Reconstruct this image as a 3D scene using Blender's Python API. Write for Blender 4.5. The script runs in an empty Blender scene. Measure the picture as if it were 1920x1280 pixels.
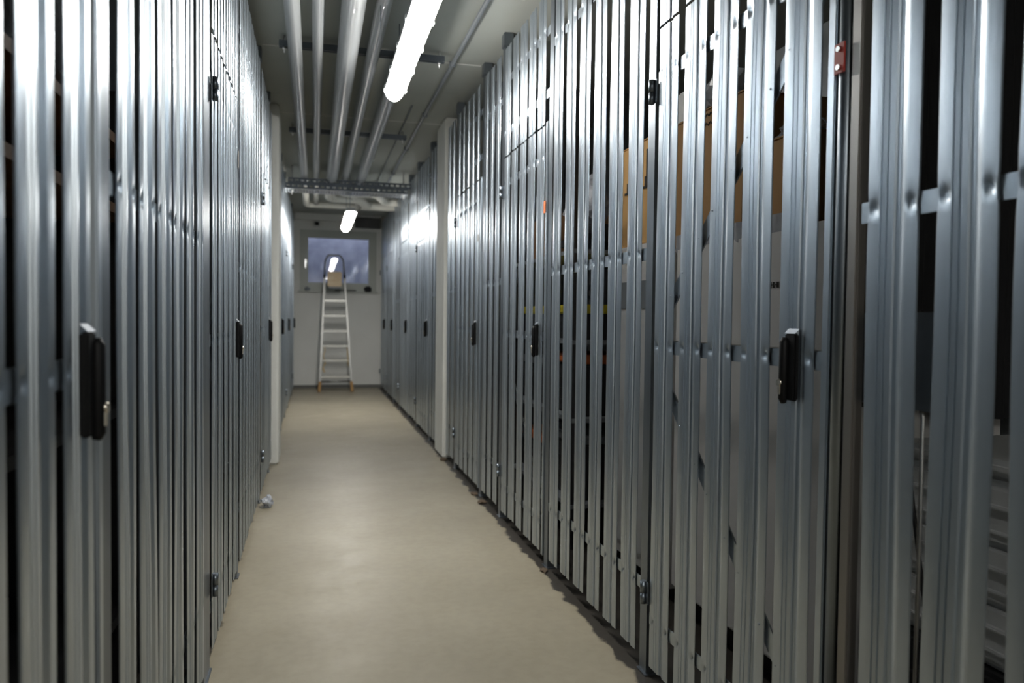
import bpy, bmesh, math, random
from mathutils import Vector, Matrix, noise
random.seed(7)
S = bpy.context.scene
C = S.collection

# ------------------------------------------------------------------ camera
EYE, FPX = 1.12, 1400.0
cam_d = bpy.data.cameras.new('camera'); cam = bpy.data.objects.new('camera', cam_d); C.objects.link(cam)
cam_d.sensor_width = 36.0; cam_d.lens = FPX / 1920 * 36.0; cam_d.clip_start = 0.03
yd = Vector((-370, 47, -FPX)).normalized()            # corridor axis in camera space
zu = Vector((0.004, 1, 0.0))
zu = (zu - yd * zu.dot(yd)).normalized()              # world up in camera space
xr = yd.cross(zu).normalized()
R = Matrix((xr, yd, zu))                              # camera -> world
cam.matrix_world = Matrix.Translation((0, 0, EYE)) @ R.to_4x4()
cam_d.dof.use_dof = True; cam_d.dof.focus_distance = 2.3; cam_d.dof.aperture_fstop = 3.0
S.camera = cam

# ------------------------------------------------------------------ world + view
w = bpy.data.worlds.new('world'); S.world = w; w.use_nodes = True
w.node_tree.nodes['Background'].inputs[0].default_value = (0.60, 0.60, 0.66, 1)
w.node_tree.nodes['Background'].inputs[1].default_value = 0.9
S.view_settings.view_transform = 'Standard'; S.view_settings.look = 'None'
S.view_settings.gamma = 1; S.view_settings.use_curve_mapping = False
S.view_settings.exposure = 2.4
LAMP_POWER = 16.0

# ------------------------------------------------------------------ constants
XR, XL, ZC = 1.008, -0.31, 2.70
YE = 12.0

# ------------------------------------------------------------------ materials
def mat(name, col, rough=0.5, metal=0.0, spec=0.5, bump=None, var=None, coat=0, emit=None, trans=0, streak=None, rvar=0):
    m = bpy.data.materials.new(name); m.use_nodes = True
    nt = m.node_tree; b = nt.nodes['Principled BSDF']
    b.inputs['Base Color'].default_value = (*col, 1)
    b.inputs['Roughness'].default_value = rough; b.inputs['Metallic'].default_value = metal
    b.inputs['Specular IOR Level'].default_value = spec
    b.inputs['Coat Weight'].default_value = coat
    b.inputs['Transmission Weight'].default_value = trans
    tc = nt.nodes.new('ShaderNodeTexCoord')
    def nz(scale, detail=4, sc=(1, 1, 1)):
        mp = nt.nodes.new('ShaderNodeMapping'); mp.inputs['Scale'].default_value = sc
        nt.links.new(tc.outputs['Object'], mp.inputs[0])
        n = nt.nodes.new('ShaderNodeTexNoise'); n.inputs['Scale'].default_value = scale; n.inputs['Detail'].default_value = detail
        nt.links.new(mp.outputs[0], n.inputs[0]); return n
    if var:      # (colour2, scale, stretch)
        n = nz(var[1], 5, var[2] if len(var) > 2 else (1, 1, 1))
        r = nt.nodes.new('ShaderNodeValToRGB')
        r.color_ramp.elements[0].position = 0.35; r.color_ramp.elements[1].position = 0.65
        r.color_ramp.elements[0].color = (*col, 1); r.color_ramp.elements[1].color = (*var[0], 1)
        nt.links.new(n.outputs[0], r.inputs[0]); nt.links.new(r.outputs[0], b.inputs['Base Color'])
    if rvar:
        n = nz(14, 4, (1, 1, .12)); mr = nt.nodes.new('ShaderNodeMapRange')
        mr.inputs[1].default_value = .3; mr.inputs[2].default_value = .7
        mr.inputs[3].default_value = rough - rvar; mr.inputs[4].default_value = rough + rvar
        nt.links.new(n.outputs[0], mr.inputs[0]); nt.links.new(mr.outputs[0], b.inputs['Roughness'])
    if bump:     # (scale, strength, stretch)
        n = nz(bump[0], 3, bump[2] if len(bump) > 2 else (1, 1, 1))
        bp = nt.nodes.new('ShaderNodeBump'); bp.inputs['Strength'].default_value = bump[1]; bp.inputs['Distance'].default_value = 0.002
        nt.links.new(n.outputs[0], bp.inputs['Height']); nt.links.new(bp.outputs[0], b.inputs['Normal'])
    if emit:
        b.inputs['Emission Color'].default_value = (*emit[0], 1); b.inputs['Emission Strength'].default_value = emit[1]
    return m

M = {}
M['zinc'] = mat('galvanised_sheet', (.46, .515, .57), .33, .95, rvar=.04, var=((.505, .56, .612), 7, (1, 1, .12)), bump=(300, .04))
M['zinc_dark'] = mat('galvanised_post', (.20, .225, .255), .38, 1.0, rvar=.07, var=((.26, .29, .32), 12, (1, 1, .1)))
M['bright'] = mat('bright_steel', (.80, .80, .80), .28, 1.0)
M['black'] = mat('black_plastic', (.004, .004, .0045), .55, spec=.2)
M['cyl'] = mat('nickel', (.78, .72, .62), .25, 1.0)
M['ceil'] = mat('ceiling_paint', (.43, .45, .42), .8, var=((.40, .42, .39), 1.5), bump=(90, .2))
M['wallp'] = mat('wall_paint', (.70, .70, .67), .75, var=((.65, .65, .62), 2.0), bump=(70, .25))
M['pillar'] = mat('pillar_paint', (.74, .74, .70), .7, var=((.67, .67, .63), 4.0), bump=(50, .35))
M['conc'] = mat('raw_concrete', (.11, .11, .11), .9, var=((.07, .07, .07), 2.5), bump=(40, .5))  # locker walls coloured dark to stand in for their unlit depth
M['skirt'] = mat('skirting', (.13, .13, .12), .6)
M['pipe'] = mat('grey_pipe_jacket', (.40, .42, .43), .28, coat=.3, var=((.36, .38, .40), 3, (1, .2, 1)))
M['pipew'] = mat('cream_pipe_jacket', (.62, .60, .54), .5)
M['cond'] = mat('grey_conduit', (.22, .24, .26), .45)
M['strut'] = mat('strut_channel', (.16, .18, .21), .45, .8)
M['alu'] = mat('ladder_aluminium', (.27, .27, .26), .42, 1.0)
M['tread'] = mat('ribbed_tread', (.62, .61, .57), .40, 1.0)  # lighter than the other ladder metal: tread highlight put into the colour
M['foot'] = mat('ochre_rubber', (.30, .16, .045), .6)
M['rope'] = mat('tan_rope', (.55, .40, .18), .8)
M['board'] = mat('tan_platform', (.72, .54, .33), .55, var=((.80, .66, .46), 30, (.3, 1, 1)))
M['frame'] = mat('window_plastic', (.44, .46, .42), .5)
M['glass'] = mat('window_glass', (.72, .78, .92), .02, trans=1.0)
M['shaft'] = mat('light_well_render', (.52, .54, .60), .9, var=((.36, .38, .44), 4))
M['card'] = mat('brown_cardboard', (.44, .25, .095), .8, var=((.40, .22, .08), 5))
M['card2'] = mat('pale_cardboard', (.62, .36, .13), .8, var=((.66, .40, .15), 5))
M['white'] = mat('white_enamel', (.70, .69, .68), .35)
M['whitep'] = mat('white_plastic', (.62, .63, .63), .45)
M['greyp'] = mat('grey_plastic', (.20, .22, .24), .5)
M['greyb'] = mat('grey_board', (.34, .37, .39), .8)
M['bag'] = mat('clear_film', (.62, .64, .68), .25, trans=.35, var=((.45, .47, .52), 12))
M['yellow'] = mat('yellow_plastic', (.62, .52, .03), .5)
M['orange'] = mat('orange_plastic', (.60, .14, .03), .5)
M['blackm'] = mat('black_metal', (.02, .02, .022), .4)
M['cloth'] = mat('black_cloth', (.012, .012, .014), .9)
M['wood'] = mat('brown_wood', (.20, .10, .04), .6, var=((.28, .15, .07), 12, (1, 1, .1)))
M['red'] = mat('red_tag', (.42, .045, .03), .5)
M['ink'] = mat('ink', (.02, .015, .01), .7)
M['rust'] = mat('stained_steel', (.27, .26, .25), .42, .9, var=((.29, .27, .25), 6, (1, 1, .3)))
M['lampb'] = mat('lamp_housing', (.55, .56, .56), .5)
M['tube'] = mat('lit_diffuser', (.9, .9, .9), .5, emit=((1.0, .975, .92), LAMP_POWER))
M['dirt'] = mat('floor_debris', (.10, .07, .045), .9)

# floor: beige epoxy paint, ragged paint edge, shade under the slats painted in
def floor_mat():
    m = bpy.data.materials.new('beige_floor_paint'); m.use_nodes = True
    nt = m.node_tree; b = nt.nodes['Principled BSDF']; N = nt.nodes.new; L = nt.links.new
    g = N('ShaderNodeNewGeometry')
    n1 = N('ShaderNodeTexNoise'); n1.inputs['Scale'].default_value = 1.6; n1.inputs['Detail'].default_value = 6
    L(g.outputs['Position'], n1.inputs[0])
    r = N('ShaderNodeValToRGB'); r.color_ramp.elements[0].position = .3; r.color_ramp.elements[1].position = .7
    r.color_ramp.elements[0].color = (.27, .235, .168, 1); r.color_ramp.elements[1].color = (.335, .297, .218, 1)
    L(n1.outputs[0], r.inputs[0])
    n4 = N('ShaderNodeTexNoise'); n4.inputs['Scale'].default_value = 26; n4.inputs['Detail'].default_value = 5
    L(g.outputs['Position'], n4.inputs[0])
    mm = N('ShaderNodeMix'); mm.data_type = 'RGBA'; mm.blend_type = 'MULTIPLY'; mm.inputs[0].default_value = .35
    r4 = N('ShaderNodeValToRGB'); r4.color_ramp.elements[0].position = .35; r4.color_ramp.elements[1].position = .6
    r4.color_ramp.elements[0].color = (.8, .8, .8, 1)
    L(n4.outputs[0], r4.inputs[0]); L(r.outputs[0], mm.inputs[6]); L(r4.outputs[0], mm.inputs[7])
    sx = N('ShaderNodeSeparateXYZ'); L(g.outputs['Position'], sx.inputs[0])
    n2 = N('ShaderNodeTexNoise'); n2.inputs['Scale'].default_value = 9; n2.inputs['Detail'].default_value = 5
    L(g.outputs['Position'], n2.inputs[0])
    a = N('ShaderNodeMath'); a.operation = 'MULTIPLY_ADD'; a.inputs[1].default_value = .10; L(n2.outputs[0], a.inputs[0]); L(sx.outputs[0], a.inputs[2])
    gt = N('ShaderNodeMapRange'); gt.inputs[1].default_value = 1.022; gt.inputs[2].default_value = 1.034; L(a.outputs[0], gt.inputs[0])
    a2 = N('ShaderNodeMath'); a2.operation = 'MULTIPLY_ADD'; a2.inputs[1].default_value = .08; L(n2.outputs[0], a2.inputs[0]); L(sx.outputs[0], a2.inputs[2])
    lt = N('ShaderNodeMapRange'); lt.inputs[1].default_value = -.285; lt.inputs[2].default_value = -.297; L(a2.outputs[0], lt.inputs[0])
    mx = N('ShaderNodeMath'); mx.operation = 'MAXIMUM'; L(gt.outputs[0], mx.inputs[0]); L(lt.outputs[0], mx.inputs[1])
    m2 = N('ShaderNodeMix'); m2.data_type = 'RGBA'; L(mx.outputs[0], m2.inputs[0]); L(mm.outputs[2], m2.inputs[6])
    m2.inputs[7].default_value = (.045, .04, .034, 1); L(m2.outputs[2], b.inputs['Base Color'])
    n3 = N('ShaderNodeTexNoise'); n3.inputs['Scale'].default_value = 5; n3.inputs['Detail'].default_value = 6
    L(g.outputs['Position'], n3.inputs[0])
    mr = N('ShaderNodeMapRange'); mr.inputs[3].default_value = .30; mr.inputs[4].default_value = .50; L(n3.outputs[0], mr.inputs[0]); L(mr.outputs[0], b.inputs['Roughness'])
    bp = N('ShaderNodeBump'); bp.inputs['Strength'].default_value = .15; bp.inputs['Distance'].default_value = .004
    L(n4.outputs[0], bp.inputs['Height']); L(bp.outputs[0], b.inputs['Normal'])
    b.inputs['Specular IOR Level'].default_value = .35
    return m
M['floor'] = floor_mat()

# ------------------------------------------------------------------ mesh helpers
def obj(name, bm, m, parent=None, smooth=False):
    me = bpy.data.meshes.new(name)
    if smooth:
        for f in bm.faces: f.smooth = True
    bm.to_mesh(me); bm.free()
    o = bpy.data.objects.new(name, me); C.objects.link(o)
    me.materials.append(m)
    if parent:
        o.parent = parent
        o.matrix_parent_inverse = Matrix.Translation(-parent.location)
    return o
def tag(o, label=None, cat=None, group=None, kind=None):
    if label: o['label'] = label
    if cat: o['category'] = cat
    if group: o['group'] = group
    if kind: o['kind'] = kind
    return o
def thing(name, loc, label, cat, group=None):
    o = bpy.data.objects.new(name, None); C.objects.link(o); o.location = loc; o.empty_display_size = .1
    return tag(o, label, cat, group)
def nb(): return bmesh.new()
def box(bm, x0, x1, y0, y1, z0, z1, bev=0):
    if x0 > x1: x0, x1 = x1, x0
    if y0 > y1: y0, y1 = y1, y0
    if z0 > z1: z0, z1 = z1, z0
    r = bmesh.ops.create_cube(bm, size=1)
    for v in r['verts']:
        v.co = Vector(((x0 + x1) / 2 + v.co.x * (x1 - x0), (y0 + y1) / 2 + v.co.y * (y1 - y0), (z0 + z1) / 2 + v.co.z * (z1 - z0)))
    if bev:
        es = list({e for v in r['verts'] for e in v.link_edges})
        bmesh.ops.bevel(bm, geom=es, offset=bev, segments=2, affect='EDGES')
    return bm
def bar(bm, p, q, wd, th, up=(0, 0, 1)):
    """rectangular bar from p to q"""
    p, q = Vector(p), Vector(q); d = (q - p).normalized(); up = Vector(up)
    a = d.cross(up).normalized(); b = a.cross(d).normalized()
    vs = []
    for c in (p, q):
        for s, t in ((-1, -1), (1, -1), (1, 1), (-1, 1)):
            vs.append(bm.verts.new(c + a * s * wd / 2 + b * t * th / 2))
    F = [(0, 1, 2, 3), (7, 6, 5, 4)] + [(i, i + 4, (i + 1) % 4 + 4, (i + 1) % 4) for i in range(4)]
    for f in F: bm.faces.new([vs[i] for i in f])
    bmesh.ops.recalc_face_normals(bm, faces=bm.faces[-6:] if hasattr(bm.faces, '__getitem__') and not bm.faces.ensure_lookup_table() else bm.faces)
    return bm
def sweep(bm, pts, r, seg=12, caps=True):
    pts = [Vector(p) for p in pts]; rings = []
    d0 = (pts[1] - pts[0]).normalized()
    a = d0.orthogonal().normalized()
    for i, p in enumerate(pts):
        if i == 0: d = d0
        elif i == len(pts) - 1: d = (pts[-1] - pts[-2]).normalized()
        else: d = ((pts[i + 1] - p).normalized() + (p - pts[i - 1]).normalized()).normalized()
        a = (a - d * a.dot(d)).normalized(); b = d.cross(a)
        rr = r[i] if isinstance(r, (list, tuple)) else r
        rings.append([bm.verts.new(p + (a * math.cos(2 * math.pi * k / seg) + b * math.sin(2 * math.pi * k / seg)) * rr) for k in range(seg)])
    for i in range(len(rings) - 1):
        for k in range(seg):
            f = bm.faces.new((rings[i][k], rings[i][(k + 1) % seg], rings[i + 1][(k + 1) % seg], rings[i + 1][k])); f.smooth = True
    if caps:
        bm.faces.new(rings[0][::-1]); bm.faces.new(rings[-1])
    return bm
def fillet(pts, rad, n=6):
    pts = [Vector(p) for p in pts]; out = [pts[0]]
    for i in range(1, len(pts) - 1):
        a = (pts[i - 1] - pts[i]).normalized(); b = (pts[i + 1] - pts[i]).normalized()
        p0 = pts[i] + a * rad; p1 = pts[i] + b * rad
        for k in range(n + 1):
            t = k / n; out.append(p0 * (1 - t) ** 2 + pts[i] * 2 * t * (1 - t) + p1 * t * t)
    out.append(pts[-1]); return out

# ------------------------------------------------------------------ room shell
def st(name, bm, m): return tag(obj(name, bm, m), kind='structure')
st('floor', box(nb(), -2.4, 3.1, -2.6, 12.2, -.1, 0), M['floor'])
st('ceiling', box(nb(), -2.4, 3.1, -2.6, 12.2, ZC, ZC + .15), M['ceil'])
st('wall_left', box(nb(), -2.4, -2.3, -2.6, 12.2, 0, ZC), M['conc'])
st('wall_right', box(nb(), 3.0, 3.1, -2.6, 12.2, 0, ZC), M['conc'])
st('wall_front', box(nb(), -2.3, 3.0, -2.6, -2.5, 0, ZC), M['wallp'])
WX0, WX1, WZ0, WZ1 = -.225, .94, 1.52, 2.46      # window opening
b = nb()
box(b, -2.3, WX0, YE, YE + .2, 0, ZC); box(b, WX1, 3.0, YE, YE + .2, 0, ZC)
box(b, WX0, WX1, YE, YE + .2, 0, WZ0); box(b, WX0, WX1, YE, YE + .2, WZ1, ZC)
st('wall_back', b, M['wallp'])
st('baseboard_back', box(nb(), -.33, 1.03, YE - .015, YE, 0, .055), M['skirt'])
b = nb(); box(b, -.6, 1.4, YE + .85, YE + .95, .9, 3.3); box(b, -.6, -.5, YE + .2, YE + .85, .9, 3.3)
box(b, 1.3, 1.4, YE + .2, YE + .85, .9, 3.3); box(b, -.5, 1.3, YE + .2, YE + .85, .9, 1.3)
st('wall_light_well', b, M['shaft'])
# ceiling joints: thin raised filler lines across the ceiling
for i, (y, x1) in enumerate(((3.6, 1.0), (4.62, 1.0), (6.1, 1.0))):
    st('trim_%d' % (i + 1), box(nb(), -.30, x1, y, y + .012, ZC - .003, ZC), M['wallp'])
# downstand beam above the window
st('trim_4', box(nb(), -.30, 1.0, YE - .10, YE, 2.60, ZC), M['wallp'])

# window
wn = tag(thing('window_1', ((WX0 + WX1) / 2, YE, WZ0), 'grey framed basement window in the end wall', 'window'), kind='structure')
def ring(bm, x0, x1, z0, z1, t, y0, y1, bev=.006):
    box(bm, x0, x0 + t, y0, y1, z0, z1, bev); box(bm, x1 - t, x1, y0, y1, z0, z1, bev)
    box(bm, x0 + t, x1 - t, y0, y1, z0, z0 + t, bev); box(bm, x0 + t, x1 - t, y0, y1, z1 - t, z1, bev)
obj('window_frame', (lambda q: (ring(q, WX0, WX1, WZ0, WZ1, .06, YE - .01, YE + .10), q)[1])(nb()), M['frame'], wn)
obj('window_sash', (lambda q: (ring(q, WX0 + .05, WX1 - .05, WZ0 + .05, WZ1 - .05, .075, YE - .03, YE + .05, .010), q)[1])(nb()), M['frame'], wn)
obj('pane', box(nb(), WX0 + .12, WX1 - .12, YE + .0, YE + .006, WZ0 + .12, WZ1 - .12), M['glass'], wn)
b = nb(); box(b, WX0 + .07, WX0 + .10, YE - .055, YE - .03, 1.93, 2.0, .004); box(b, WX0 + .075, WX0 + .095, YE - .075, YE - .05, 1.86, 1.99, .006)
obj('window_handle', b, M['bright'], wn)
obj('window_sill', box(nb(), WX0 - .02, WX1 + .02, YE - .05, YE + .02, WZ0 - .025, WZ0 + .004, .004), M['frame'], wn)

# pillars between the partitions
def pillar(name, x0, x1, label):
    b = nb(); box(b, x0, x1, 5.87, 6.28, 0, ZC, .012)
    return tag(obj(name, b, M['pillar']), label, 'pillar', kind='structure')
pillar('wall_pillar_left', -.62, -.262, 'whitewashed concrete pillar set in the left hand partition')
pillar('wall_pillar_right', .99, 1.36, 'whitewashed concrete pillar set in the right hand partition')

# ------------------------------------------------------------------ slatted steel partitions
PROF = [(.004, 3.2), (0, 2), (.02, .6), (.09, .1), (.15, 0), (.21, .2), (.255, .7), (.265, 4.2), (.293, 4.2), (.305, -.9), (.378, .4), (.388, 4.2), (.416, 4.2), (.428, -.9), (.530, .5),
        (.540, 4.9), (.61, 5.2), (.71, 1.1), (.735, -.4), (.80, 0), (.86, 0), (.92, .3), (.98, .9), (1, 2), (.996, 3.2)]
SHARP = {1, 2, 6, 7, 8, 9, 10, 11, 12, 13, 14, 15, 16, 17, 22, 23}
DENT = {3: .3, 4: 1, 5: .3, 19: .3, 20: 1, 21: .3}
def slat(bm, side, y0, wd, zb, zt, rails, braces=(), amp=1.0):
    XW = XR if side > 0 else XL
    zs = set()
    z = zb
    while z < zt: zs.add(round(z, 3)); z += .16
    zs.add(round(zt, 3))
    for r in rails:
        if zb < r - .05 and r + .05 < zt:
            zs = {q for q in zs if abs(q - r) > .06 or q in (round(zb, 3), round(zt, 3))}
            for dz in (-.05, -.026, -.014, -.005, .004, .013, .026, .05): zs.add(round(r + dz, 4))
    zs = sorted(zs)
    sd = random.uniform(0, 100); tw = random.uniform(-1, 1) * .0022 * amp
    near = [r for r in rails]
    rows = []
    for z in zs:
        n1 = noise.noise(Vector((sd, z * 1.3, 0))); n2 = noise.noise(Vector((sd + 9, z * 1.1, 3))); n3 = noise.noise(Vector((sd + 19, z * 2.3, 5)))
        sh = n1 * .007 * amp; tz = tw + n2 * .0045 * amp; bow = n3 * .0015 * amp
        row = []
        # edge pinches inwards where the slat is clinched to a rail
        pin = 0
        for r in near:
            pin = max(pin, math.exp(-((z - r) / .02) ** 2))
        for k, (t, d) in enumerate(PROF):
            s = (1 - t) if side > 0 else t
            dd = d / 1000
            wc = wd
            if k in DENT and pin:
                zz = min(abs(z - r - .004) for r in near)
                dd += DENT[k] * .0090 * math.exp(-(zz / .008) ** 2)
            dd += tz * (t - .5) * 2 * .5 + bow * math.cos((t - .5) * math.pi) + .001
            yy = y0 + s * wd + sh
            if k < 3: yy += (-.003 if side > 0 else .003) * pin
            if k > 21: yy += (.003 if side > 0 else -.003) * pin
            row.append(bm.verts.new((XW + side * dd, yy, z)))
        rows.append(row)
    for i in range(len(rows) - 1):
        for k in range(len(PROF) - 1):
            a, b_, c, d = rows[i][k], rows[i][k + 1], rows[i + 1][k + 1], rows[i + 1][k]
            f = bm.faces.new((a, b_, c, d) if side < 0 else (d, c, b_, a)); f.smooth = True
        for k in SHARP:
            e = bm.edges.get((rows[i][k], rows[i + 1][k]))
            if e: e.smooth = False
    # small pop rivets where a brace crosses
    for (ya, za, yb, zb2) in braces:
        for t in (.12, .86):
            s = (1 - t) if side > 0 else t
            y = y0 + s * wd
            u = (y - ya) / (yb - ya)
            if 0.04 < u < .96:
                z = za + u * (zb2 - za)
                rivet(bm, side, y, z)
def rivet(bm, side, y, z, r=.0045):
    XW = XR if side > 0 else XL
    c = bm.verts.new((XW - side * .0025, y, z)); ring_ = [bm.verts.new((XW + side * .003, y + r * math.cos(a), z + r * math.sin(a))) for a in [k * math.pi / 4 for k in range(8)]]
    for k in range(8):
        f = bm.faces.new((c, ring_[k], ring_[(k + 1) % 8])); f.smooth = True
RAILM = M['zinc']
def rails_obj(side, y0, y1, zz, parent, h=.04):
    XW = XR if side > 0 else XL
    for z in zz:
        obj('rail', box(nb(), XW + side * .0078, XW + side * .0105, y0, y1, z - h / 2, z + h / 2, .0015), RAILM, parent)
def slats(side, y0, y1, n, zb, zt, rails, parent, braces=(), jag=.0, amp=1.0, ratio=.74):
    bm = nb(); p = (y1 - y0) / n; wd = p * ratio
    for i in range(n):
        slat(bm, side, y0 + p * i + p * (1 - ratio) / 2, wd, zb + random.uniform(-jag, jag), zt + random.uniform(-jag, jag), rails, braces, amp)
    return obj('slat_panel', bm, M['zinc'], parent)
FIX_R = (.28, 1.33, 2.34)
ITEMS = []
def panel(side, y0, y1, n, label, amp=1.0, ratio=.745):
    XW = XR if side > 0 else XL
    t = thing('partition_panel', (XW, (y0 + y1) / 2, .0), label, 'partition panel', 'fixed slatted steel partition panels')
    slats(side, y0, y1, n, .055, 2.60, FIX_R, t, jag=.006, amp=amp, ratio=ratio)
    rails_obj(side, y0 - .01, y1 + .01, FIX_R, t)
    return t
def gate(side, y0, y1, label, n=5, hinge_far=True, tlabel=None, amp=1.0, ratio=.75):
    """slatted door leaf, hinge at far or near end, plus the fixed transom above it"""
    XW = XR if side > 0 else XL
    g = thing('locker_gate', (XW, (y0 + y1) / 2, 0), label, 'gate', 'slatted steel gates of the storage lockers')
    zb, zt = .05, 2.0
    RA = (.19, 1.04, 1.86)
    yh, yl = (y1 - .03, y0 + .03) if hinge_far else (y0 + .03, y1 - .03)
    br = ((yh, 1.10, yl, 1.84), (yh, .98, yl, .22))
    ya, yb = (y0 + .028, y1) if hinge_far else (y0, y1 - .028)
    slats(side, ya, yb, n, zb, zt, RA, g, braces=br, jag=.004, amp=amp, ratio=ratio)
    rails_obj(side, y0 + .004, y1 - .004, RA, g)
    for (a, za, c, zc) in br:
        b = nb(); bar(b, (XW + side * .0135, a, za), (XW + side * .0135, c, zc), .004, .045, (0, 0, 1)); obj('brace', b, M['zinc'], g)
    # latch-side edge channel
    e0, e1 = (y0, y0 + .024) if hinge_far else (y1 - .024, y1)
    b = nb(); box(b, XW, XW + side * .03, e0, e1, zb - .01, zt + .01, .003); obj('edge_channel', b, M['zinc'], g)
    # hinges
    hy = y1 + .006 if hinge_far else y0 - .006
    for hz in (.27, 1.82):
        b = nb(); sweep(b, [(XW - side * .010, hy, hz), (XW - side * .010, hy, hz + .036)], .010, 14)
        sweep(b, [(XW - side * .010, hy, hz - .036), (XW - side * .010, hy, hz - .002)], .009, 14)
        box(b, XW - side * .004, XW - side * .001, hy - .022, hy + .022, hz - .035, hz + .035, .001)
        obj('hinge', b, M['zinc_dark'], g)
    # lock
    ly = y0 + .115 if hinge_far else y1 - .115
    dirn = -1 if hinge_far else 1      # towards the latch edge
    far = 1 if hinge_far else -1
    b = nb()
    x0 = XW - side * .001
    c0 = -.024 if side > 0 else -.008
    box(b, x0, x0 - side * .012, ly + c0, ly + c0 + .038, .950, 1.095, .003)
    # grip bar along the edge that faces the hinge side
    gy = ly + .010 if side > 0 else ly + .026
    sweep(b, [(x0 - side * .013, gy, .943), (x0 - side * .015, gy, .953), (x0 - side * .015, gy, 1.075), (x0 - side * .013, gy, 1.086)], [.006, .010, .010, .006], 14)
    lc = obj('lock_case', b, M['black'], g)
    b = nb()
    # bevelled steel shroud above the black case
    v = [bm_ for bm_ in ()]
    pts = [(0, c0, 1.095), (0, c0 + .038, 1.095), (0, c0 + .038, 1.106), (0, c0, 1.106)]
    q = [b.verts.new((x0 - side * .001, ly + yy, zz)) for _, yy, zz in pts[2:]] + [b.verts.new((x0 - side * .012, ly + c0, 1.0955)), b.verts.new((x0 - side * .012, ly + c0 + .038, 1.0955))]
    b.faces.new((q[0], q[1], q[2], q[3])); obj('lock_shroud', b, M['strut'], g)
    b = nb()
    cy = gy
    sweep(b, [(x0 - side * .022, cy, .988), (x0 - side * .028, cy, .988)], .0075, 16)
    box(b, x0 - side * .022, x0 - side * .0265, cy - .0045, cy + .0045, .962, .988, .001)
    obj('lock_cylinder', b, M['cyl'], lc)
    # transom
    if tlabel:
        t = thing('transom_panel', (XW, (y0 + y1) / 2, 2.02), tlabel, 'partition panel', 'fixed slatted steel panels above the gates')
        TR = (2.14, 2.42)
        slats(side, ya, yb, n, 2.012, 2.60, TR, t, jag=.004, amp=amp, ratio=ratio)
        rails_obj(side, y0 - .01, y1 + .01, TR, t)
    return g
def post(side, y0, y1, label, dep=.045, off=None):
    if off is None: off = .010
    XW = XR if side > 0 else XL
    t = thing('steel_post', (XW, (y0 + y1) / 2, 0), label, 'post', 'galvanised steel posts of the partitions')
    # U channel: open hollow section
    b = nb(); x0 = XW - side * (.004 - off); x1 = x0 + side * dep; m_ = (y0 + y1) / 2
    box(b, x0, x0 + side * .003, y0, y1, .004, ZC - .05, .0008)
    box(b, x0 + side * .003, x1, y0, y0 + .003, .004, ZC - .05); box(b, x0 + side * .003, x1, y1 - .003, y1, .004, ZC - .05)
    obj('post_channel', b, M['zinc_dark'], t)
    obj('base_plate', box(nb(), x0 - side * .006, x1 + side * .02, y0 - .008, y1 + .008, 0, .006, .001), M['zinc_dark'], t)
    b = nb(); box(b, x0 - side * .008, x1, y0 - .008, y1 + .008, ZC - .075, ZC, .003)
    obj('top_bracket', b, M['zinc_dark'], t)
    return t

# ---- right hand wall, from the camera to the end wall
panel(1, -.35, 1.215, 10, 'nearest slatted steel panel at the right edge, with wide dark gaps', 1.2, .79)
gate(1, 1.30, 2.125, 'largest slatted gate on the right, black lock, fridge and brown carton behind it', tlabel='short slats above the nearest right hand gate', ratio=.775)
post(1, 2.135, 2.185, 'dark steel post between the fridge gate and the panel before the pale carton')
panel(1, 2.19, 3.165, 6, 'slatted panel on the right with pale carton and yellow lid showing through', 1.2, .715)
post(1, 3.168, 3.222, 'steel post beside the small orange sticker on the right')
gate(1, 3.23, 4.045, 'second slatted gate on the right, small orange sticker at its upper edge', tlabel='short slats above the gate with the orange sticker')
post(1, 4.05, 4.10, 'steel post at the hinge side of the second right hand gate')
panel(1, 4.105, 4.55, 3, 'narrow three slat panel on the right beyond the second gate')
post(1, 4.555, 4.61, 'steel post on the latch side of the gate just before the right pillar')
gate(1, 4.615, 5.44, 'third slatted gate on the right, last one before the white pillar', tlabel='short slats above the last right hand gate before the pillar')
post(1, 5.445, 5.495, 'steel post at the hinge side of the gate just before the right pillar')
panel(1, 5.50, 5.855, 2, 'very narrow two slat panel touching the near side of the right pillar')
panel(1, 6.29, 6.735, 3, 'narrow slatted panel just behind the right hand pillar')
post(1, 6.74, 6.79, 'steel post before the first gate beyond the right pillar')
gate(1, 6.80, 7.625, 'first slatted gate beyond the white pillar on the right', tlabel='short slats above the first gate beyond the right pillar')
post(1, 7.63, 7.68, 'steel post behind the first gate beyond the right pillar')
panel(1, 7.685, 8.33, 4, 'dim slatted panel on the right just in front of the cable tray')
post(1, 8.335, 8.39, 'steel post on the right below the end of the cable tray')
gate(1, 8.40, 9.225, 'brightly lit gate on the right beside the far lamp', tlabel='short lit slats above the gate beside the far lamp')
post(1, 9.23, 9.28, 'lit steel post on the right beyond the far lamp gate')
panel(1, 9.285, 9.94, 4, 'lit slatted panel on the right between the two farthest lamp side gates')
post(1, 9.945, 9.995, 'steel post before the second last gate on the right')
gate(1, 10.0, 10.825, 'second last gate on the right before the window wall', tlabel='short slats above the second last right hand gate')
post(1, 10.83, 10.88, 'steel post between the last two gates on the right')
gate(1, 11.10, 11.925, 'last gate on the right, touching the window wall', tlabel='short slats above the last right hand gate')
panel(1, 10.885, 11.09, 1, 'single slat filler between the last two gates on the right')
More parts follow.
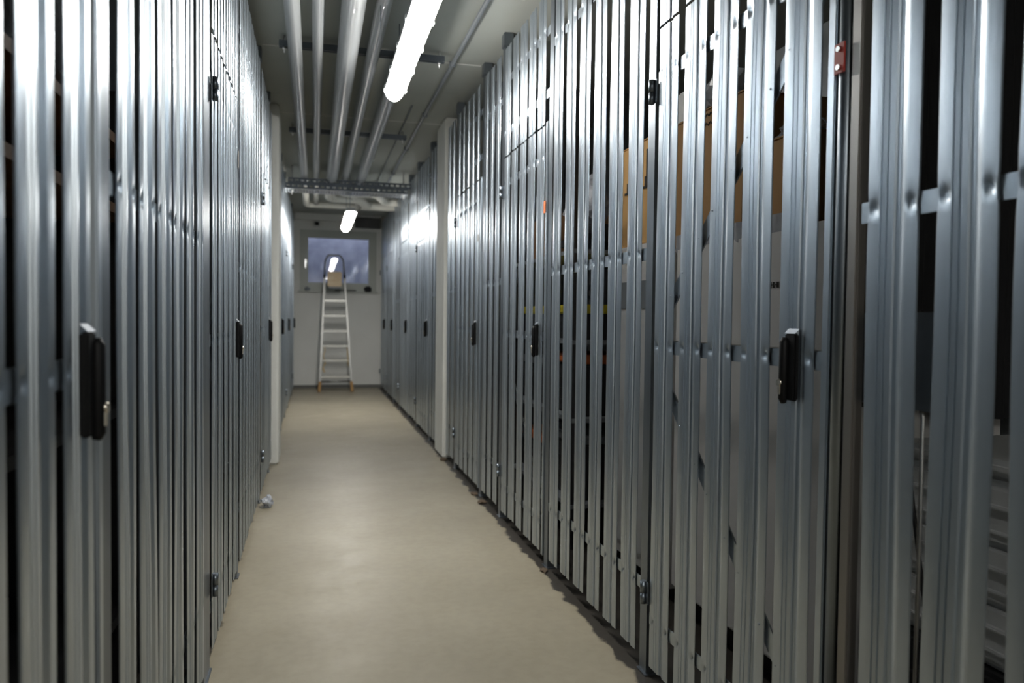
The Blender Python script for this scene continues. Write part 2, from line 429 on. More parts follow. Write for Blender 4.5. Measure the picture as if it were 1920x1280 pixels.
# ---- left hand wall
panel(-1, -.60, .38, 6, 'slatted panel at the far left edge nearest the camera', .9, .79)
gate(-1, .42, 1.25, 'nearest slatted gate on the left with the big black lock', hinge_far=False, tlabel='short slats above the nearest left hand gate', ratio=.79)
post(-1, 1.262, 1.318, 'dark steel post beside the big black lock on the left')
panel(-1, 1.33, 2.345, 6, 'slatted panel on the left with pinched dents at head height', 2.0)
post(-1, 2.355, 2.485, 'wide dark steel post at the far end of the dented left hand panel')
gate(-1, 2.50, 3.33, 'second slatted gate on the left, brightly lit at its top', hinge_far=False, tlabel='short lit slats above the second left hand gate')
panel(-1, 3.40, 4.65, 8, 'long slatted panel on the left washed out by the main lamp', .6)
post(-1, 3.34, 3.39, 'steel post on the latch side of the second left hand gate')
post(-1, 4.665, 4.725, 'steel post on the left standing near the scrap of white film')
gate(-1, 4.74, 5.57, 'third slatted gate on the left, in front of the white pillar', hinge_far=False, tlabel='short slats above the gate just before the left pillar')
post(-1, 5.58, 5.635, 'steel post between the third left gate and the white pillar')
panel(-1, 5.64, 5.855, 1, 'single slat filler touching the left hand pillar')
panel(-1, 6.29, 6.735, 3, 'narrow slatted panel just behind the left hand pillar')
post(-1, 6.74, 6.79, 'steel post before the first gate beyond the left pillar')
gate(-1, 6.80, 7.625, 'first gate beyond the white pillar on the left', hinge_far=False, tlabel='short slats above the first gate beyond the left pillar')
post(-1, 7.63, 7.68, 'steel post after the first gate beyond the left pillar')
panel(-1, 7.69, 8.60, 5, 'lit slatted panel on the left under the cable tray')
post(-1, 8.605, 8.655, 'steel post on the left beneath the cable tray end')
gate(-1, 8.66, 9.485, 'second last gate on the left, beside the far lamp', hinge_far=False, tlabel='short slats above the second last left hand gate')
post(-1, 9.49, 9.54, 'steel post on the left beyond the far lamp')
panel(-1, 9.55, 10.99, 8, 'long slatted panel on the left before the last gate')
post(-1, 10.995, 11.045, 'farthest steel post on the left')
gate(-1, 11.05, 11.875, 'last gate on the left, touching the window wall', hinge_far=False, tlabel='short slats above the last left hand gate')

# near right: round tube post with stained flat bar beside it
t = thing('tube_post', (XR, 1.26, 0), 'round steel tube post with stained flat bar, between the big gate and nearest right panel', 'post')
b = nb(); sweep(b, [(XR + .012, 1.279, .004), (XR + .012, 1.279, ZC - .02)], .0155, 24); obj('tube', b, M['zinc_dark'], t)
obj('flat_bar', box(nb(), XR + .002, XR + .026, 1.228, 1.256, .004, ZC - .02, .003), M['rust'], t)
obj('base_plate', box(nb(), XR - .008, XR + .05, 1.222, 1.297, 0, .006, .001), M['zinc_dark'], t)
obj('top_bracket', box(nb(), XR - .008, XR + .05, 1.222, 1.297, ZC - .04, ZC, .002), M['zinc_dark'], t)
t = thing('metal_tag', (XR - .006, 1.279, 1.645), 'small red metal tag with two screws on the round post', 'tag')
obj('plate', box(nb(), XR - .0085, XR - .0045, 1.264, 1.294, 1.612, 1.672, .001), M['red'], t)
for z in (1.624, 1.660):
    b = nb(); sweep(b, [(XR - .0085, 1.279, z), (XR - .0125, 1.279, z)], .0055, 12); obj('screw', b, M['bright'], t)
# stickers
tag(obj('sticker', box(nb(), XR - .004, XR - .0025, 3.236, 3.262, 1.60, 1.655), M['orange']), 'small orange sticker high on the second right hand gate', 'sticker')
tag(obj('sticker', box(nb(), XR - .004, XR - .0025, 4.66, 4.69, 1.61, 1.655), M['rust']), 'small faded sticker on the gate just before the right pillar', 'sticker')
tag(obj('sticker', box(nb(), XL + .0025, XL + .004, 3.27, 3.305, 1.73, 1.80), M['rust']), 'small faded sticker on the lit second left hand gate', 'sticker')
# steel plate behind the nearest right panel
tag(obj('lock_plate', box(nb(), XR + .030, XR + .034, 1.03, 1.235, .965, 1.14, .001), M['zinc']), 'plain galvanised sheet plate behind the slats of the nearest right panel', 'plate')

# ------------------------------------------------------------------ dividers between the lockers (slatted, deep behind the fronts)
def divider(side, y, label):
    XW = XR if side > 0 else XL
    t = thing('divider_panel', (XW + side * .9, y, 0), label, 'partition panel', 'slatted dividers inside the lockers')
    b = nb(); x0 = .06; x1 = 1.9; n = 11; p = (x1 - x0) / n
    for i in range(n):
        a = XW + side * (x0 + p * i)
        box(b, a, a + side * p * .84, y, y + .006, .04, 2.6)
    obj('slat_panel', b, M['zinc_dark'], t)
    for z in FIX_R:
        obj('rail', box(nb(), XW + side * x0, XW + side * x1, y + .0065, y + .011, z - .02, z + .02), M['zinc_dark'], t)
divider(1, 4.58, 'slatted locker divider behind the narrow right hand panel')
divider(1, 6.76, 'slatted locker divider behind the first panel past the right pillar')
divider(1, 9.97, 'slatted locker divider in the far right lockers')
divider(-1, 2.425, 'slatted locker divider behind the dented left hand panel')
divider(-1, 4.69, 'slatted locker divider behind the long lit left hand panel')
divider(-1, 8.63, 'slatted locker divider in the far left lockers')

# ------------------------------------------------------------------ ceiling lamps
def lamp(x, y0, y1, z, label, power_mat):
    t = thing('tube_lamp', (x, (y0 + y1) / 2, z), label, 'lamp', 'moisture proof tube lamps along the corridor')
    # body of revolution-like trough: housing on top, diffuser below
    def trough(prof, m, name):
        b = nb(); rings = []
        L = y1 - y0
        st_ = [(0, .55), (.012, .82), (.035, .95), (.07, 1)]
        ys = [(y0 + a, s) for a, s in st_] + [(y1 - a, s) for a, s in reversed(st_)]
        for yy, s in ys:
            rings.append([b.verts.new((x + px * s, yy, z + pz * s)) for px, pz in prof])
        for i in range(len(rings) - 1):
            for k in range(len(prof) - 1):
                f = b.faces.new((rings[i][k], rings[i][k + 1], rings[i + 1][k + 1], rings[i + 1][k])); f.smooth = True
        b.faces.new(rings[0]); b.faces.new(rings[-1][::-1])
        bmesh.ops.recalc_face_normals(b, faces=b.faces)
        return obj(name, b, m, t)
    dif = [(-.050, .0)] + [(-.050 * math.cos(a), -.052 * math.sin(a)) for a in [math.pi * k / 12 for k in range(1, 12)]] + [(.050, 0)]
    trough(dif, power_mat, 'diffuser')
    hous = [(.058, -.004), (.058, .010), (.044, .044), (-.044, .044), (-.058, .010), (-.058, -.004), (-.052, .001), (.052, .001), (.058, -.004)]
    trough(hous, M['lampb'], 'housing')
    n = 5
    for k in range(n):
        yy = y0 + .10 + (y1 - y0 - .20) * k / (n - 1)
        for s in (-1, 1):
            obj('clip', box(nb(), x + s * .054, x + s * .064, yy - .012, yy + .012, z - .016, z + .018, .002), M['lampb'], t)
    for yy in (y0 + .3, y1 - .3):
        b = nb(); sweep(b, [(x, yy, z + .04), (x, yy, ZC)], .0025, 6); obj('suspension_wire', b, M['strut'], t)
    return t
lamp(.436, 2.84, 4.40, EYE + 1.29, 'bright tube lamp nearest in view, hanging below the grey pipes', M['tube'])
lamp(.365, 8.00, 9.55, EYE + 1.10, 'small far tube lamp hanging in front of the window', M['tube'])
lamp(.436, -2.20, -.64, EYE + 1.29, 'tube lamp overhead just behind the viewpoint', M['tube'])
# perforated hanger strip by the first lamp
b = nb()
for k in range(9): 
    z0 = 2.46 + k * .026
    box(b, .29, .292, 3.55, 3.568, z0, z0 + .008); box(b, .29, .292, 3.55, 3.554, z0 + .008, z0 + .026); box(b, .29, .292, 3.564, 3.568, z0 + .008, z0 + .026)
tag(obj('perforated_strap', b, M['strut']), 'thin perforated metal strap hanging beside the near lamp', 'strap')

# ------------------------------------------------------------------ pipes
PZ = 2.63
def pipe(x, r, pts_far, label, ysplit=8.45, y0=-2.4):
    t = thing('ceiling_pipe', (x, 3.0, PZ - r), label, 'pipe', 'insulated pipes under the corridor ceiling')
    z = PZ - r
    b = nb(); sweep(b, [(x, y0, z), (x, 2.2, z), (x, ysplit, z)], r, 24); obj('grey_jacket', b, M['pipe'], t)
    P = [(x, ysplit, z)] + pts_far(z)
    b = nb(); sweep(b, fillet(P, r * 2.0), r * 1.02, 20); o = obj('cream_jacket', b, M['pipew'], t); o['label'] = 'cream coloured bend at the far end'
    return t
pipe(-.110, .038, lambda z: [(-.110, 10.25, z), (1.7, 10.25, z)], 'leftmost thin insulated pipe under the ceiling', 8.6)
pipe(.012, .030, lambda z: [(.012, 10.14, z)], 'thin insulated pipe, second from the left under the ceiling', 8.6)
pipe(.170, .056, lambda z: [(.170, 9.45, z - .0), (.52, 9.45, z), (.66, 9.98, z), (1.7, 9.98, z)], 'thickest insulated pipe in the middle of the ceiling bundle')
pipe(.310, .036, lambda z: [(.310, 9.20, z), (.46, 9.25, z - .01), (.56, 10.10, z - .02)], 'insulated pipe, fourth from the left, passing left of the near lamp')
pipe(.470, .048, lambda z: [(.470, 9.05, z), (.70, 9.05, z), (.86, 9.65, z), (1.7, 9.65, z)], 'rightmost insulated pipe, running above the near lamp')

# conduits on the ceiling, right
b = nb(); sweep(b, [(.815, 2.75, ZC - .018), (.815, 9.2, ZC - .018)], .0125, 12)
t = thing('conduit', (.815, 5.0, ZC), 'long thin grey conduit along the right of the ceiling', 'conduit'); obj('tube', b, M['cond'], t)
for y in (3.4, 4.6, 5.8, 7.0, 8.2):
    obj('saddle_clip', box(nb(), .795, .835, y - .008, y + .008, ZC - .034, ZC, .002), M['cond'], t)
b = nb(); sweep(b, [(.855, 2.78, ZC - .012), (.855, 2.80, ZC - .03)], .014, 12); obj('end_cap', b, M['black'], t)
b = nb(); sweep(b, [(.695, 5.6, ZC - .010), (.695, 9.2, ZC - .010)], .006, 8)
tag(obj('cable', b, M['cond']), 'short thin cable fixed to the ceiling beside the long conduit', 'cable')
# struts
def strut(y, x0, x1, label):
    t = thing('strut_channel', ((x0 + x1) / 2, y, ZC), label, 'strut', 'strut channels carrying the pipes')
    b = nb(); z1 = ZC - .030; z0 = z1 - .036
    box(b, x0, x1, y - .018, y - .015, z0, z1); box(b, x0, x1, y + .015, y + .018, z0, z1); box(b, x0, x1, y - .015, y + .015, z1 - .003, z1)
    box(b, x0, x1, y - .015, y - .009, z0, z0 + .003); box(b, x0, x1, y + .009, y + .015, z0, z0 + .003)
    obj('channel', b, M['strut'], t)
    for x in (x0 + .03, x1 - .03):
        b = nb(); sweep(b, [(x, y, z0 - .03), (x, y, ZC)], .005, 8); obj('threaded_rod', b, M['bright'], t)
        b = nb(); sweep(b, [(x, y, z0 - .012), (x, y, z0)], .012, 6); obj('nut', b, M['bright'], t)
strut(4.45, -.20, .74, 'dark strut channel above the pipes, nearest the main lamp end')
strut(6.45, -.21, .75, 'dark strut channel above the pipes halfway down the corridor')
strut(8.95, -.22, .75, 'dark strut channel above the pipes just behind the cable tray')

# perforated cable tray across the corridor
t = thing('cable_tray', ((XL + XR) / 2, 8.2, 2.46), 'perforated galvanised cable tray spanning the corridor below the pipes', 'cable tray')
def perf(bm, O, U, V, nu, nv, du, dv, hole_u, hole_v, stagger=True):
    O, U, V = Vector(O), Vector(U), Vector(V)
    for j in range(nv):
        for i in range(nu):
            off = du * .5 if (stagger and j % 2) else 0
            a0 = i * du + off; c0 = j * dv
            def q(u0, u1, v0, v1):
                vs = [bm.verts.new(O + U * u + V * v) for u, v in ((u0, v0), (u1, v0), (u1, v1), (u0, v1))]; bm.faces.new(vs)
            hu0, hu1 = a0 + (du - hole_u) / 2, a0 + (du + hole_u) / 2
            hv0, hv1 = c0 + (dv - hole_v) / 2, c0 + (dv + hole_v) / 2
            q(a0, a0 + du, c0, hv0); q(a0, a0 + du, hv1, c0 + dv); q(a0, hu0, hv0, hv1); q(hu1, a0 + du, hv0, hv1)
def solid(o, th):
    m = o.modifiers.new('Solidify', 'SOLIDIFY'); m.thickness = th; return o
W = XR - XL - .02
nu = 22; du = W / (nu + .5)
b = nb(); perf(b, (XL + .01, 8.10, 2.445), (1, 0, 0), (0, 0, 1), nu, 2, du, .055, .036, .020); solid(obj('near_flange', b, M['strut'], t), .002)
b = nb(); perf(b, (XL + .01, 8.10, 2.445), (1, 0, 0), (0, 1, 0), nu * 2, 1, du / 2, .28, .014, .20); solid(obj('bottom', b, M['bright'], t), .002)  # bottom and far flange: lamp light painted in with brighter metal
b = nb(); box(b, XL + .01, XR - .01, 8.38, 8.382, 2.445, 2.50); obj('far_flange', b, M['bright'], t)
for x in (-.235, .93):
    b = nb(); sweep(b, [(x, 8.22, 2.40), (x, 8.22, ZC)], .006, 8); obj('threaded_rod', b, M['bright'], t)

# fittings above the window
for x, lab in ((.03, 'small dark fitting left of the far lamp above the window'), (.48, 'small dark fitting right of the far lamp above the window')):
    t = thing('wall_fitting', (x, YE - .05, 2.56), lab, 'fitting')
    obj('base', box(nb(), x - .05, x + .05, YE - .12, YE - .0, 2.50, 2.515, .003), M['wallp'], t)
    obj('cap', box(nb(), x - .03, x + .03, YE - .11, YE - .03, 2.515, 2.57, .006), M['black'], t)
tag(obj('vent_box', box(nb(), .60, .99, YE - .16, YE - .10, 2.50, 2.66, .004), M['conc']), 'dark ventilation box in the upper right corner above the window', 'vent')

# things on the window sill
def blob(name, c, s, m, label, cat, seed=0, rough=.35, sub=3):
    b = nb(); bmesh.ops.create_icosphere(b, subdivisions=sub, radius=1)
    for v in b.verts:
        n = 1 + rough * noise.noise(v.co * 1.7 + Vector((seed, 0, 0))) + rough * .5 * noise.noise(v.co * 4 + Vector((seed, 5, 0)))
        v.co = Vector((c[0] + v.co.x * s[0] * n, c[1] + v.co.y * s[1] * n, c[2] + max(v.co.z * n, -.9) * s[2]))
    return tag(obj(name, b, m, smooth=False), label, cat)
blob('rag', (.80, YE - .075, 1.555), (.065, .03, .045), M['cloth'], 'dark crumpled rag on the right end of the window sill', 'rag', 3)
blob('rag', (-.11, YE - .065, 1.545), (.04, .02, .03), M['greyp'], 'small grey crumpled rag on the left end of the window sill', 'rag', 8)
b = nb(); box(b, .30, .63, YE - .065, YE - .045, WZ0 + .004, WZ0 + .020, .004)
tag(obj('black_bar', b, M['black']), 'flat black bar lying on the window sill behind the ladder', 'bar')

# ------------------------------------------------------------------ step ladder
lx = .31; FY = 11.42; TYp = 11.80
lad = thing('step_ladder', (lx, FY, 0), 'folded aluminium step ladder with tan platform leaning against the window wall', 'ladder')
def rail_pt(z, s):           # front stile point at height z
    u = z / 1.98
    return Vector((lx + s * (.235 - .100 * u) + (-.0) - .022 * u, FY + .36 * u, z))
for s in (-1, 1):
    b = nb(); bar(b, rail_pt(.07, s), rail_pt(1.70, s), .026, .06, (0, 1, 0)); obj('stile', b, M['alu'], lad)
    b = nb(); bar(b, rail_pt(.0, s) + Vector((s * .006, 0, .0)), rail_pt(.15, s), .042, .075, (0, 1, 0)); obj('rubber_foot', b, M['foot'], lad)
    b = nb(); bar(b, rail_pt(.06, s) + Vector((-s * .001, .10, 0)), rail_pt(1.62, s) + Vector((-s * .001, .05, 0)), .018, .024, (0, 1, 0)); obj('rear_leg', b, M['alu'], lad)
    b = nb(); box(b, *(lambda p: (p.x - .018, p.x + .018, p.y - .03, p.y + .03, p.z - .045, p.z + .045))(rail_pt(1.71, s))); obj('joint', b, M['black'], lad)
# hoop
pl, pr = rail_pt(1.70, -1), rail_pt(1.70, 1)
P = [pl, rail_pt(1.98, -1) , rail_pt(2.06, -1) + Vector((.04, 0, 0)), rail_pt(2.06, 1) + Vector((-.04, 0, 0)), rail_pt(1.98, 1), pr]
b = nb(); sweep(b, fillet(P, .03, 4), .013, 12); obj('hand_hoop', b, M['alu'], lad)
for z in (.216, .46, .676, .90, 1.13, 1.36):
    a, c = rail_pt(z, -1), rail_pt(z, 1)
    b = nb(); box(b, a.x + .01, c.x - .01, a.y - .045, a.y + .045, z - .012, z + .012, .003)
    for k in range(4): box(b, a.x + .012, c.x - .012, a.y - .036 + k * .022, a.y - .028 + k * .022, z + .012, z + .0145)
    obj('tread', b, M['tread'], lad)
a, c = rail_pt(.15, -1), rail_pt(.15, 1); b = nb(); sweep(b, [(a.x, a.y, .15), (c.x, c.y, .15)], .010, 10); obj('cross_bar', b, M['alu'], lad)
a, c = rail_pt(1.57, -1), rail_pt(1.80, 1)
b = nb()
cx = (rail_pt(1.68, -1).x + rail_pt(1.68, 1).x) / 2; cy = rail_pt(1.6, 1).y
box(b, cx - .105, cx + .105, cy - .06, cy - .035, 1.575, 1.80, .010)
for k in range(9): box(b, cx - .10, cx + .10, cy - .063, cy - .058, 1.592 + k * .0225, 1.602 + k * .0225, .001)
obj('platform', b, M['board'], lad)
obj('platform_edge', box(nb(), cx - .085, cx + .085, cy - .062, cy - .03, 1.545, 1.575, .006), M['greyp'], lad)
b = nb(); p = rail_pt(.66, -1)
pts = [(p.x + .04 + .012 * math.sin(k * .8), FY - .0 + p.z * .15 - .06 * 0, .66 - k * .022) for k in range(18)]
pts += [(pts[-1][0] - .03 * math.sin(k * .45), pts[-1][1], .27 + k * .02 * (1 if k < 9 else 1)) for k in range(1, 9)]
pts = [(x, y - .02, z) for x, y, z in pts]
sweep(b, pts, .006, 8)
obj('rope', b, M['rope'], lad)
b = nb(); p = rail_pt(.66, 1); q = rail_pt(.38, 1); sweep(b, [(p.x - .03, p.y - .02, .66), (q.x - .028, q.y - .05, .38)], .007, 8); obj('strap', b, M['rope'], lad)

# ------------------------------------------------------------------ contents of the right lockers
def carton(loc, sx, sy, sz, m, label, tape=True, rz=0):
    t = thing('cardboard_box', loc, label, 'box'); x, y, z = loc
    obj('box_body', box(nb(), x - sx / 2, x + sx / 2, y - sy / 2, y + sy / 2, z, z + sz, .004), m, t)
    b = nb(); box(b, x - sx / 2 - .002, x + sx / 2 + .002, y - sy / 2 - .002, y - .003, z + sz, z + sz + .004); box(b, x - sx / 2 - .002, x + sx / 2 + .002, y + .003, y + sy / 2 + .002, z + sz, z + sz + .004)
    obj('lid_flap', b, m, t)
    return t
# fridge
fx0 = 1.33
fr = thing('refrigerator', (1.6, 2.28, 0), 'tall white refrigerator behind the largest right hand gate', 'refrigerator')
obj('body', box(nb(), fx0 + .05, 1.93, 1.72, 2.60, .06, 1.40, .010), M['white'], fr)
obj('door', box(nb(), fx0, fx0 + .046, 1.722, 2.598, .10, 1.02, .010), M['white'], fr)
obj('freezer_door', box(nb(), fx0, fx0 + .046, 1.722, 2.598, 1.035, 1.398, .010), M['white'], fr)
obj('plinth', box(nb(), fx0 + .06, 1.9, 1.74, 2.58, 0, .06), M['black'], fr)
obj('handle', box(nb(), fx0 - .018, fx0, 2.50, 2.53, 1.06, 1.22, .006), M['greyp'], fr)
tx = bpy.data.curves.new('badge_text', 'FONT'); tx.body = 'IHHI'; tx.size = .026; tx.extrude = .001; tx.align_x = 'CENTER'
to = bpy.data.objects.new('badge', tx); C.objects.link(to); tx.materials.append(M['ink'])
_m = bpy.data.meshes.new_from_object(to); bpy.data.objects.remove(to); to = bpy.data.objects.new('badge', _m); C.objects.link(to)
to.rotation_euler = (math.pi / 2, 0, -math.pi / 2); to.location = (fx0 - .0015 - 1.6, 1.965 - 2.28, 1.222); to.parent = fr; to['label'] = 'small dark lettering'
# white cabinet with grey band next to it
cb = thing('cabinet', (1.6, 3.0, 0), 'pale cabinet with a grey band under the light brown carton', 'cabinet')
obj('body', box(nb(), 1.36, 1.95, 2.68, 3.30, .05, 1.45, .008), M['white'], cb)
obj('grey_band', box(nb(), 1.352, 1.362, 2.69, 3.29, 1.17, 1.29, .002), M['greyp'], cb)
obj('door', box(nb(), 1.345, 1.36, 2.69, 3.29, .12, 1.16, .004), M['whitep'], cb)
obj('base', box(nb(), 1.40, 1.9, 2.70, 3.28, 0, .05), M['black'], cb)
c1 = carton((1.60, 2.43, 1.402), .50, .50, .47, M['card'], 'taller dark brown carton with handwriting on the refrigerator behind the big gate')
c3 = carton((1.60, 2.02, 1.402), .50, .30, .27, M['card'], 'lower dark brown carton beside the handwritten one on the refrigerator')
tag(obj('grey_board', box(nb(), 2.02, 2.05, 1.74, 3.35, 0, 2.35, .003), M['greyb']), 'tall grey board standing behind the refrigerator and cartons', 'board')
# handwriting on the carton
b = nb()
for k in range(2):
    pts = [(1.348, 2.45 - i * .007, 1.852 - k * .032 + .006 * math.sin(i * 1.7 + k)) for i in range(14)]
    sweep(b, pts, .0018, 5)
o = obj('handwriting', b, M['ink'], c1); o['label'] = 'black handwritten scribble'
c2 = carton((1.62, 3.06, 1.455), .46, .50, .45, M['card2'], 'light brown carton on the pale cabinet behind the right hand panel')
for yy in (2.99, 3.18):
    b = nb(); box(b, 1.385, 1.388, yy - .010, yy + .010, 1.735, 1.86); box(b, 1.385, 1.388, yy - .025, yy + .025, 1.702, 1.745); box(b, 1.385, 1.388, yy - .050, yy + .050, 1.695, 1.704)
    obj('printed_mark', b, M['ink'], c2)
# cut hand hole tag and flattened film bags
blob('plastic_bag', (1.47, 2.50, 1.955), (.075, .09, .085), M['bag'], 'crumpled clear plastic bag on top of the taller dark brown carton', 'bag', 2, .5)
blob('plastic_bag', (1.47, 2.02, 1.705), (.07, .12, .032), M['bag'], 'flattened plastic bag on the lower dark brown carton', 'bag', 5, .6)
blob('plastic_bag', (1.40, 3.78, 1.74), (.10, .16, .13), M['bag'], 'shiny clear bag hanging over dark clutter left of the light brown carton', 'bag', 11, .5)
tag(obj('packing_foam', box(nb(), 1.36, 1.50, 2.60, 2.675, 1.876, 2.00, .008), M['whitep']), 'small block of pale packing foam on the taller dark brown carton', 'foam')
# film between carton and fridge
b = nb(); 
for i in range(60):
    y = 1.93 + i * .0115
    for sgn in (0, 1):
        b.verts.new((1.335 - .012 * abs(noise.noise(Vector((i * .21, 4, 0)))), y, 1.443 if sgn else 1.385 - .045 * abs(noise.noise(Vector((i * .17, 9, 0))))))
b.verts.ensure_lookup_table()
for i in range(59): b.faces.new([b.verts[2 * i], b.verts[2 * i + 2], b.verts[2 * i + 3], b.verts[2 * i + 1]])
o = obj('plastic_film', b, M['bag']); solid(o, .001); tag(o, 'strip of crumpled plastic film hanging between refrigerator and dark carton', 'film')

# shelving rack with crates behind the second right hand gate
rk = thing('shelf_rack', (1.55, 4.0, 0), 'dark metal shelf rack behind the second right hand gate', 'shelf')
for x in (1.22, 1.83):
    for y in (3.42, 4.48):
        obj('upright', box(nb(), x - .015, x + .015, y - .015, y + .015, 0, 2.0), M['blackm'], rk)
for z in (.20, .62, 1.00, 1.44):
    obj('shelf_board', box(nb(), 1.20, 1.85, 3.40, 4.50, z, z + .02), M['greyp'], rk)
def crate(x, y, z, sx, sy, sz, lid, label):
    t = thing('storage_crate', (x, y, z), label, 'crate', 'lidded crates on the shelf rack')
    b = nb(); box(b, x - sx / 2, x + sx / 2, y - sy / 2, y + sy / 2, z, z + sz, .01)
    for k in range(3): box(b, x - sx / 2 - .006, x - sx / 2 + .002, y - sy / 2 + .03, y + sy / 2 - .03, z + sz * (.2 + .22 * k), z + sz * (.26 + .22 * k))
    obj('body', b, M['blackm'], t); obj('lid', box(nb(), x - sx / 2 - .012, x + sx / 2 + .012, y - sy / 2 - .012, y + sy / 2 + .012, z + sz, z + sz + .045, .008), lid, t)
crate(1.50, 3.70, 1.02, .50, .46, .13, M['yellow'], 'dark crate with yellow lid on the rack shelf at eye level')
crate(1.50, 4.20, 1.02, .50, .46, .13, M['yellow'], 'second dark crate with yellow lid, farther along the same shelf')
crate(1.50, 3.70, .64, .50, .46, .26, M['orange'], 'dark crate with orange lid on the shelf below the yellow lids')
crate(1.50, 4.20, .64, .50, .46, .22, M['greyp'], 'dark crate with grey lid beside the orange lidded crate')
crate(1.50, 3.72, .22, .50, .50, .28, M['greyp'], 'large dark crate with grey lid on the lowest rack shelf')
crate(1.50, 4.22, .22, .50, .44, .20, M['orange'], 'low dark crate with orange lid on the lowest rack shelf')
tag(obj('garment_bag', box(nb(), 1.30, 1.75, 3.46, 3.95, 1.46, 1.60, .05), M['cloth']), 'folded black garment bag on the top shelf of the rack', 'bag')
tag(obj('wooden_crate', box(nb(), 1.30, 1.75, 4.02, 4.45, 1.46, 1.72, .01), M['wood']), 'brown wooden crate on the top shelf of the rack', 'crate')

# near right: white drawer tower on a black trunk, clothes rack
tk = tag(obj('trunk', box(nb(), 1.42, 1.95, .95, 1.62, .0, .36, .012), M['cloth']), 'black trunk under the ribbed white drawer unit', 'trunk')
dt = thing('drawer_unit', (1.65, 1.28, .36), 'ribbed white plastic drawer unit behind the nearest right panel', 'drawer unit')
obj('body', box(nb(), 1.45, 1.90, 1.02, 1.58, .36, .79, .01), M['whitep'], dt)
obj('lid', box(nb(), 1.43, 1.92, 1.00, 1.60, .79, .825, .012), M['whitep'], dt)
for z0, z1 in ((.385, .50), (.515, .63), (.645, .765)):
    d = obj('drawer', (lambda q: (box(q, 1.432, 1.45, 1.04, 1.56, z0, z1, .004), q)[1])(nb()), M['whitep'], dt)
    b = nb(); box(b, 1.418, 1.434, 1.08, 1.52, z1 - .045, z1 - .035, .003); box(b, 1.424, 1.434, 1.08, 1.52, z0 + .02, z0 + .028, .002)
    obj('drawer_lip', b, M['whitep'], d)
cr = thing('clothes_rack', (1.95, 1.45, 0), 'thin black metal rack standing behind the nearest right panel', 'rack')
for x in (1.22, 2.30):
    b = nb(); sweep(b, [(x, 1.665, .03), (x, 1.665, 2.25)], .010, 10); obj('upright', b, M['blackm'], cr)
    b = nb(); sweep(b, [(x, 1.52, .014), (x, 1.70, .014)], .012, 10); obj('foot', b, M['blackm'], cr)
b = nb(); sweep(b, [(1.22, 1.665, 2.25), (2.30, 1.665, 2.25)], .010, 10); obj('top_rail', b, M['blackm'], cr)
def garment(x0, x1, z0, seed, label):
    b = nb(); n = 26; rows = []
    for sgn in (-1, 1):
        for j in range(9):
            z = z0 + (2.19 - z0) * j / 8
            sh = 1 if j < 7 else (.86 if j == 7 else .30)
            rows.append([b.verts.new(((x0 + x1) / 2 + (i / (n - 1) - .5) * (x1 - x0) * sh, 1.665 + sgn * (.020 + .012 * math.sin(i * 1.3 + seed)) * (1 if 0 < i < n - 1 else .1), z)) for i in range(n)])
    for h in (0, 9):
        for j in range(8):
            for i in range(n - 1):
                f = b.faces.new((rows[h + j][i], rows[h + j][i + 1], rows[h + j + 1][i + 1], rows[h + j + 1][i])); f.smooth = True
    bmesh.ops.recalc_face_normals(b, faces=b.faces)
    t = thing('hanging_coat', ((x0 + x1) / 2, 1.665, z0), label, 'coat', 'dark coats on the thin black rack')
    obj('cloth', b, M['cloth'], t)
    b = nb(); xc = (x0 + x1) / 2
    sweep(b, [(xc, 1.665, 2.18), (xc, 1.665, 2.235), (xc, 1.655, 2.262), (xc, 1.665, 2.272), (xc, 1.677, 2.262)], .0025, 6); obj('hanger_hook', b, M['bright'], t)
garment(1.28, 1.62, .90, 1, 'black coat on the thin rack, nearest to the slats')
garment(1.63, 1.98, .86, 2, 'black coat in the middle of the thin rack')
garment(1.99, 2.27, .95, 3, 'black coat at the deep end of the thin rack')
b = nb(); sweep(b, [(1.385, 1.60, 1.36), (1.350, 1.50, .0)], .006, 8); sweep(b, [(1.385, 1.60, 1.36), (1.372, 1.32, .0)], .005, 8)
sweep(b, [(1.352, 1.52, .30), (1.372, 1.385, .30)], .005, 8); sweep(b, [(1.37, 1.558, .85), (1.378, 1.495, .85)], .005, 8); sweep(b, [(1.385, 1.60, 1.35), (1.385, 1.60, 1.40)], .011, 8)
tag(obj('folding_stand', b, M['blackm']), 'thin black folding stand with splayed legs beside the white drawer unit', 'stand')
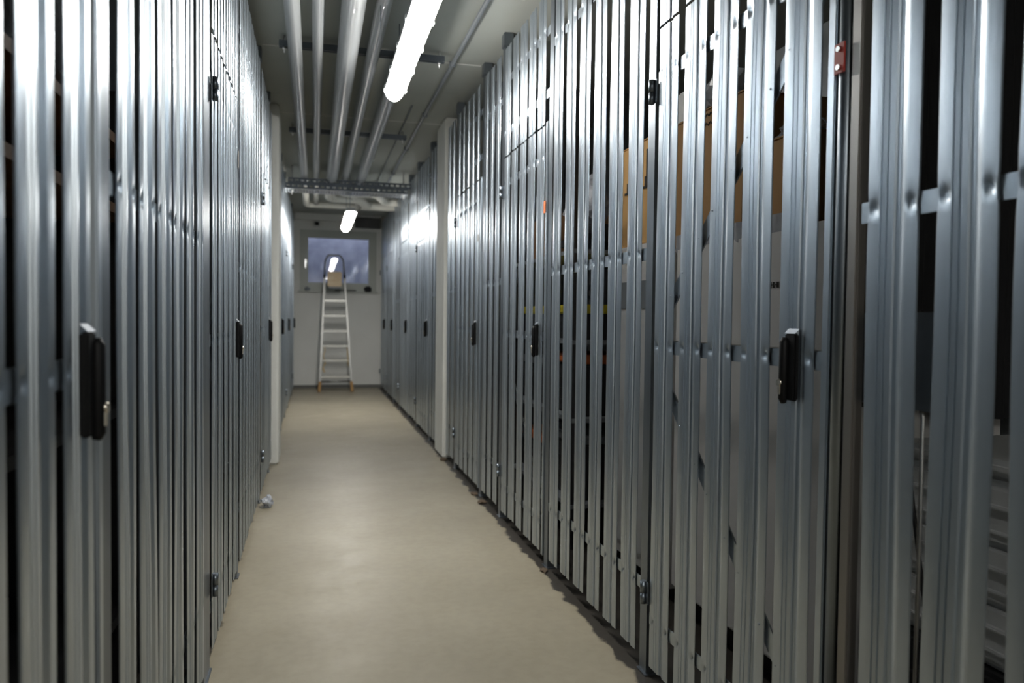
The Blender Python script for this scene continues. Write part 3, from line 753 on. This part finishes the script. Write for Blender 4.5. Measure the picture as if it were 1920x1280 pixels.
b = nb(); sweep(b, [(XR + .06, 1.115, .0), (XR + .06, 1.115, .95), (XR + .06, 1.12, .96)], .004, 8)
tag(obj('thin_rod', b, M['bright']), 'thin grey rod standing upright behind the nearest right panel', 'rod')

# left lockers
def dark_cloth(x, y, z, s, seed, m, label, name, cat): blob(name, (x, y, z), s, m, label, cat, seed, .3)
ws = thing('wooden_shelf', (-.85, 1.9, 0), 'dark shelf with brown wooden upper boards behind the dented left hand panel', 'shelf')
for z in (.3, .85, 1.38, 1.56): obj('shelf_board', box(nb(), -1.05, -.50, 1.402, 2.35, z, z + .025), M['wood' if z > 1 else 'blackm'], ws)
for y in (1.38, 2.35): obj('side_panel', box(nb(), -1.05, -.50, y, y + .02, 0, 1.75), M['blackm'], ws)
blob('plastic_bag', (-.72, 2.05, 1.79), (.16, .16, .20), M['bag'], 'shiny plastic bag on the wooden shelf behind the left hand panel', 'bag', 21, .5)
blob('bundle', (-.72, 1.62, 1.75), (.16, .18, .16), M['cloth'], 'dark cloth bundle beside the shiny bag on the wooden shelf', 'bundle', 22, .3)
ws = thing('wooden_crate', (-.85, .9, 0), 'wooden crate behind the nearest left hand gate', 'crate')
obj('body', box(nb(), -1.1, -.6, .75, 1.2, 1.30, 1.48, .006), M['wood'], ws)
tag(obj('tall_trunk', box(nb(), -1.15, -.55, .70, 1.22, 0, 1.295, .01), M['cloth']), 'tall black trunk behind the nearest left hand gate, under the crate', 'trunk')

# scrap of film on the floor left, debris along the right edge
blob('plastic_scrap', (-.262, 4.57, .028), (.030, .045, .032), M['bag'], 'scrap of white film on the floor by the left partition', 'litter', 31, .6)
for i, (x, y, s, lab) in enumerate(((.985, 5.80, .022, 'crumb of brown dirt at the foot of the right pillar'), (.985, 4.62, .016, 'crumb of brown dirt by the post before the right pillar'),
                              (.99, 3.14, .014, 'crumb of brown dirt by the post with the orange sticker'), (.985, 4.40, .018, 'crumb of brown dirt under the narrow three slat panel'))):
    blob('dirt_crumb', (x, y, s * .45), (s * 1.3, s * 1.8, s * .5), M['dirt'], lab, 'dirt', 40 + i, .6, 2)
